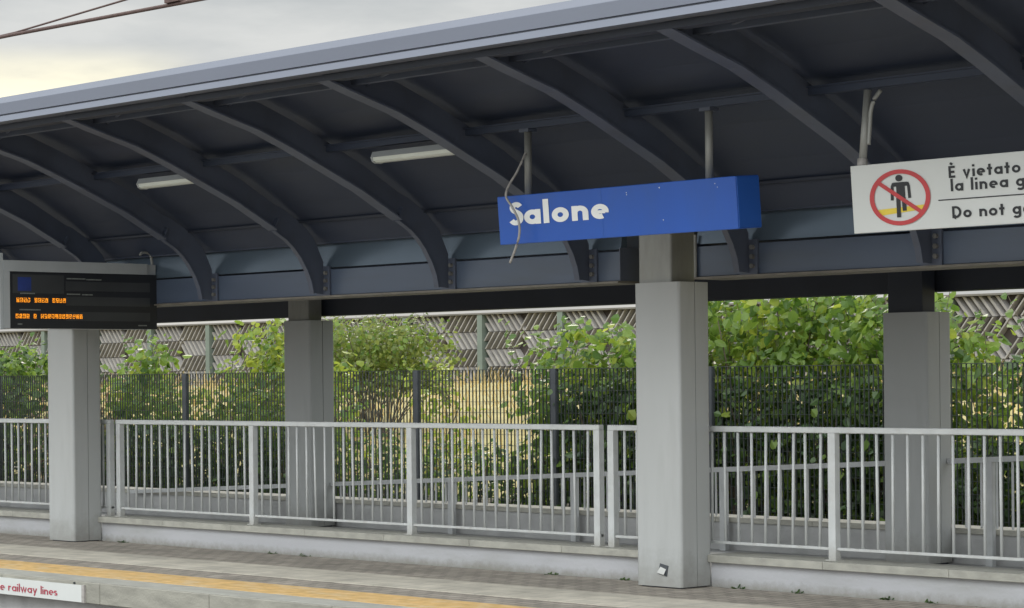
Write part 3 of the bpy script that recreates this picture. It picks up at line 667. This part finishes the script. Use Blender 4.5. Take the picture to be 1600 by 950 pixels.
# ------------------------------------------------------------------ hanging signs
TILT = R(4.5)
def signframe(yc, zc):
    """a plane hung at (yc, zc) leaning so that its face looks slightly down to the platform edge"""
    def fn(x, z, d=0):            # d: distance in front of the face plane
        dz = z - zc
        return (x, yc - dz * math.sin(TILT) * -1 * -1 - d * math.cos(TILT), zc + dz * math.cos(TILT) - d * math.sin(TILT))
    return fn
def slab(mb, fn, x0, x1, z0, z1, d0, d1):
    return mb.add([fn(x0, z0, d0), fn(x1, z0, d0), fn(x1, z1, d0), fn(x0, z1, d0), fn(x0, z0, d1), fn(x1, z0, d1), fn(x1, z1, d1), fn(x0, z1, d1)],
                  [(0, 3, 2, 1), (4, 5, 6, 7), (0, 1, 5, 4), (1, 2, 6, 5), (2, 3, 7, 6), (3, 0, 4, 7)])
t = thing('station_name_sign', 'blue box sign with the white name Salone, hanging before the near column', 'sign', (1.13, -1.28, 2.8))
fs_ = signframe(-1.4, 2.81)
part('sign_box', slab(MB(), fs_, -.04, 2.325, 2.632, 2.99, 0, -.24), P['blue'], t, bevel=.004)
part('end_panel', slab(MB(), fs_, 2.3265, 2.332, 2.64, 2.982, -.008, -.232), P['bluedk'], t)
part('panel_seam', slab(MB(), fs_, 1.045, 1.049, 2.634, 2.985, .001, -.002), P['bluedk'], t)
mb = MB(); H_ = .167
tw = text(MB(), 'Salone', .215, lambda a, b, l: (a, b, l), .105)
sc = (1.117 - .075) / tw
text(mb, 'Salone', .215, lambda a, b, l: fs_(.075 + a * sc, 2.770 + b * H_, .003 + l), .105)
part('lettering', mb, P['letter'], t)
for x in (.16, 1.97):
    part('hanger', MB().tube([(x, -1.28, 2.985), (x, -1.28, 3.468)], .028, 10), P['steel'], t, smooth=True)
    part('hanger_clamp', MB().box(x - .05, x + .05, -1.325, -1.235, 3.465, 3.489), P['rib'], t)
# chips in the blue film
mb = MB(); rch = random.Random(4)
for (x, z) in ((1.3, 2.94), (1.302, 2.925), (1.62, 2.955), (2.14, 2.95), (2.16, 2.925), (1.64, 2.73)):
    s_ = rch.uniform(.003, .007); mb.add([fs_(x - s_, z, .0022), fs_(x + s_ * .4, z - s_ * 1.3, .0022), fs_(x + s_, z + s_ * .5, .0022), fs_(x - s_ * .2, z + s_ * 1.2, .0022)], [(0, 1, 2, 3)])
part('chipped_paint', mb, P['letter'], t)

t = thing('warning_sign', 'white warning sign with a red circle and slash over a black figure', 'sign', (4.9, -1.38, 2.77))
fw = signframe(-1.4, 2.77)
WX1 = 7.4
part('sign_panel', slab(MB(), fw, 3.315, WX1, 2.55, 2.985, 0, -.05), P['white'], t, bevel=.003)
CX, CZ, RX_, RZ_ = 3.703, 2.762, .228, .172
KX = 1.36           # the printed circle, as it is laid out on the panel
def ringmb(r0, r1, d):
    mb = MB(); n_ = 48; V = [fw(CX + math.cos(2 * math.pi * i / n_) * r * KX, CZ + math.sin(2 * math.pi * i / n_) * r, d) for r in (r0, r1) for i in range(n_)]
    return mb.add(V, [(i, (i + 1) % n_, n_ + (i + 1) % n_, n_ + i) for i in range(n_)])
part('red_ring', ringmb(.150, .177, .0056), P['red'], t)
a = R(-40); mb = MB(); pts = [(-.163 * math.cos(a), -.163 * math.sin(a)), (.163 * math.cos(a), .163 * math.sin(a))]
ribbon(mb, pts, .024, lambda u, v, l: fw(CX + u * KX, CZ + v, .005), 0); part('red_slash', mb, P['red'], t)
def polymb(pts, d): 
    mb = MB(); mb.add([fw(CX + u * KX, CZ + v, d) for u, v in pts], [tuple(range(len(pts)))]); return mb
part('yellow_line', polymb([(-.135, -.070), (.140, -.055), (.128, -.085), (-.118, -.108)], .002), P['yellow'], t)
mb = MB(); n_ = 24
mb.add([fw(CX + (.0 + math.cos(2 * math.pi * i / n_) * .021) * KX, CZ + .122 + math.sin(2 * math.pi * i / n_) * .021, .0035) for i in range(n_)], [tuple(range(n_))])
ribbon(mb, [(-.034, .083), (.046, .083)], .026, lambda u, v, l: fw(CX + u * KX, CZ + v, .0035), 0)        # shoulders
ribbon(mb, [(.006, .09), (.006, -.01)], .05, lambda u, v, l: fw(CX + u * KX, CZ + v, .0031), 0)           # trunk
ribbon(mb, [(.045, .092), (.053, .07), (.056, -.008)], .017, lambda u, v, l: fw(CX + u * KX, CZ + v, .0033), 0)
ribbon(mb, [(-.033, .092), (-.042, .07), (-.046, -.016)], .017, lambda u, v, l: fw(CX + u * KX, CZ + v, .0033), 0)
ribbon(mb, [(-.010, .0), (-.011, -.126)], .024, lambda u, v, l: fw(CX + u * KX, CZ + v, .0037), 0)
ribbon(mb, [(.021, .0), (.024, -.086)], .024, lambda u, v, l: fw(CX + u * KX, CZ + v, .0039), 0)
part('black_figure', mb, P['black'], t)
mb = MB()
H1 = .074; KXT = 1.33
def line(s, x, z):
    for wd_ in s.split():
        mb = MB(); n_ = text(mb, wd_, .19, lambda a_, b_, l: fw(x + a_ * H1 * KXT, z + b_ * H1, .003 + l), .14)
        part('lettering', mb, P['black'], t); x += (n_ + .14 + .3 + .14) * H1 * KXT
line('È vietato oltrepassare', 4.09, 2.858)
line('la linea gialla', 4.10, 2.775)
line('Do not go beyond the yellow line', 4.10, 2.608)
mb = MB(); mb.add([fw(4.0, 2.7215, .003), fw(WX1 - .15, 2.7215, .003), fw(WX1 - .15, 2.7285, .003), fw(4.0, 2.7285, .003)], [(0, 1, 2, 3)])
part('divider_line', mb, P['black'], t)
for x in (3.38, 7.1):
    part('hanger', MB().tube([(x, -1.375, 2.97), (x, -1.31, 3.475)], .026, 10), P['steel'], t, smooth=True)
    part('hanger_collar', MB().tube([(x, -1.376, 2.965), (x, -1.37, 3.03)], .034, 10), P['cable'], t, smooth=True)
    part('hanger_hook', MB().tube(smoothpts([(x + .03, -1.345, 3.12), (x + .035, -1.335, 3.25), (x + .04, -1.33, 3.34), (x + .06, -1.32, 3.41), (x + .09, -1.29, 3.47)]), .014, 8), P['steel'], t, smooth=True)

# loose cable hanging over the name sign
ctl = [(.22, -1.32, 3.33), (.33, -1.50, 3.24), (.545, -1.60, 3.19), (.495, -1.60, 3.10), (.455, -1.62, 2.988), (.437, -1.62, 2.896), (.455, -1.62, 2.779), (.455, -1.62, 2.686), (.405, -1.62, 2.573), (.35, -1.62, 2.464)]
ctl = [(.17, -1.315, 3.31), (.165, -1.34, 3.26), (.145, -1.385, 3.16), (.115, -1.44, 3.06), (.125, -1.475, 2.98), (.19, -1.475, 2.90), (.255, -1.475, 2.80), (.265, -1.475, 2.70), (.225, -1.475, 2.60), (.16, -1.475, 2.49)]
single('loose_cable', MB().tube(smoothpts(ctl), .009, 8), P['cable'], 'loose grey cable dangling from the hanger across the blue station name sign', 'cable', (.16, -1.45, 2.49), smooth=True)

# ------------------------------------------------------------------ departure display, hung across the platform
XD = -6.5
t = thing('departure_display', 'dark departure display in a grey housing with amber rows, hanging at the far left', 'display', (XD, -.85, 2.15))
part('housing', MB().box(XD - .30, XD - .02, -1.70, .02, 2.15, 2.78), P['housing'], t)
part('side_panel', MB().box(XD - .42, XD + .0, -1.735, -1.702, 2.14, 2.85), P['housing'], t)
part('hood', MB().box(XD - .019, XD + .004, -1.70, -.09, 2.682, 2.785), P['housing'], t)
part('frame_jamb', MB().box(XD - .019, XD + .003, -1.70, -1.632, 2.15, 2.681), P['housing'], t)
sc_ = part('screen', MB().box(XD - .019, XD - .004, -1.63, .02, 2.15, 2.681), P['screen'], t)
for z0, z1 in ((2.51, 2.60), (2.37, 2.455), (2.225, 2.31)):
    part('row_panel', MB().box(XD - .0035, XD - .002, -1.02, -.06, z0, z1), P['panel'], sc_)
part('row_panel', MB().box(XD - .0035, XD - .002, -1.60, -1.04, 2.48, 2.655), P['panel'], sc_)
part('clock_panel', MB().box(XD - .0018, XD - .001, -1.545, -1.40, 2.50, 2.63), P['screenblue'], sc_)
for (a, b, z) in ((-1.01, -.80, 2.625), (-.79, -.62, 2.62), (-1.01, -.86, 2.478), (-.84, -.72, 2.475), (-1.52, -1.36, 2.478), (-1.53, -1.3, 2.325), (-1.55, -1.5, 2.19), (-.2, -.1, 2.185)):
    part('heading_print', MB().box(XD - .0018, XD - .001, a, b, z - .006, z + .006), P['ledlow'], sc_)
rl = random.Random(21)
def ledrow(y0, y1, z, gaps, h):
    mb = MB(); y = y0; i = 0; px = .0062
    ch = 5 * px + .008
    while y < y1:
        if i not in gaps:
            for cx_ in range(5):
                for r_ in range(7):
                    on = rl.random() < (.85 if cx_ in (0, 4) or r_ in (0, 3, 6) else .4)
                    if on:
                        yy = y + cx_ * px; zz = z + (r_ - 3.5) * h / 7
                        mb.add([(XD - .0008, yy, zz), (XD - .0008, yy + px * .82, zz), (XD - .0008, yy + px * .82, zz + h / 7 * .82), (XD - .0008, yy, zz + h / 7 * .82)], [(0, 1, 2, 3)])
        y += ch; i += 1
    return mb
part('amber_row', ledrow(-1.56, -1.04, 2.416, (4, 9), .042), P['led'], sc_)
part('amber_row', ledrow(-1.57, -.86, 2.266, (4, 6), .042), P['led'], sc_)
part('support_arm', MB().box(-BAY + CW + .001, XD - .301, -.22, -.12, 2.25, 2.35).box(-BAY + .35, -BAY + CW + .001, -.22, -.001, 2.26, 2.34), P['steel'], t)
part('conduit', MB().tube(smoothpts([(XD - .05, -.14, 2.87), (XD - .05, -.12, 2.895), (XD - .05, -.07, 2.9), (XD - .05, -.02, 2.88), (XD - .05, 0, 2.80), (XD - .05, .01, 2.70)]), .014, 8), P['steel'], t, smooth=True)

# ------------------------------------------------------------------ sign on the platform edge
t = thing('edge_sign', 'white strip sign on the platform edge with dark red words about the railway lines', 'sign', (-4.4, -2.68, -.13))
part('sign_panel', MB().box(-7.4, -3.735, -2.676, -2.662, -.164, -.024), P['white'], t)
part('end_trim', MB().box(-3.735, -3.70, -2.680, -2.661, -.166, -.022), P['cable'], t)
HH = .066; xr = -4.10
ks = .765 / text(MB(), 'railway lines', .15, lambda a_, b_, l: (a_, b_, l), .1)
words = 'Do not cross the railway lines'.split(); total = text(MB(), ' '.join(words), .15, lambda a_, b_, l: (a_, b_, l), .1); x = xr - total * ks
for wd_ in words:
    mb = MB(); wl_ = text(mb, wd_, .15, lambda a_, b_, l: (x + a_ * ks, -2.679 - l, -.130 + b_ * HH), .1)
    part('lettering', mb, P['redtxt'], t); x += (wl_ + .1 + .3 + .1) * ks
part('screw', MB().tube([(-3.86, -2.672, -.012), (-3.86, -2.655, -.012)], .010, 8), P['fence'], t)

# ------------------------------------------------------------------ overhead line above the track
WY = -4.3
def wp(x, z): return (x, WY, z)
t = thing('contact_wire', 'thick brown overhead contact wire crossing the sky above the canopy, clamp on it', 'wire', (0, WY, 4.16))
part('wire', MB().tube([(-40, WY, 4.215), (-2.03, WY, 4.165), (.35, WY, 4.145), (12, WY, 4.05)], .0135, 8), P['wire'], t, smooth=True)
part('clamp', MB().box(-.13, .03, WY - .03, WY + .03, 4.16, 4.20).box(-.075, -.025, WY - .02, WY + .02, 4.20, 4.25), P['wire'], t)
single('stay_wire', MB().tube([(-2.6, WY, 4.17), (-2.03, WY, 4.178), (-.54, WY, 4.25), (4, WY, 4.47)], .007, 6), P['wire'], 'thin brown stay wire rising to the right from the contact wire', 'wire', (-.5, WY, 4.25), smooth=True)
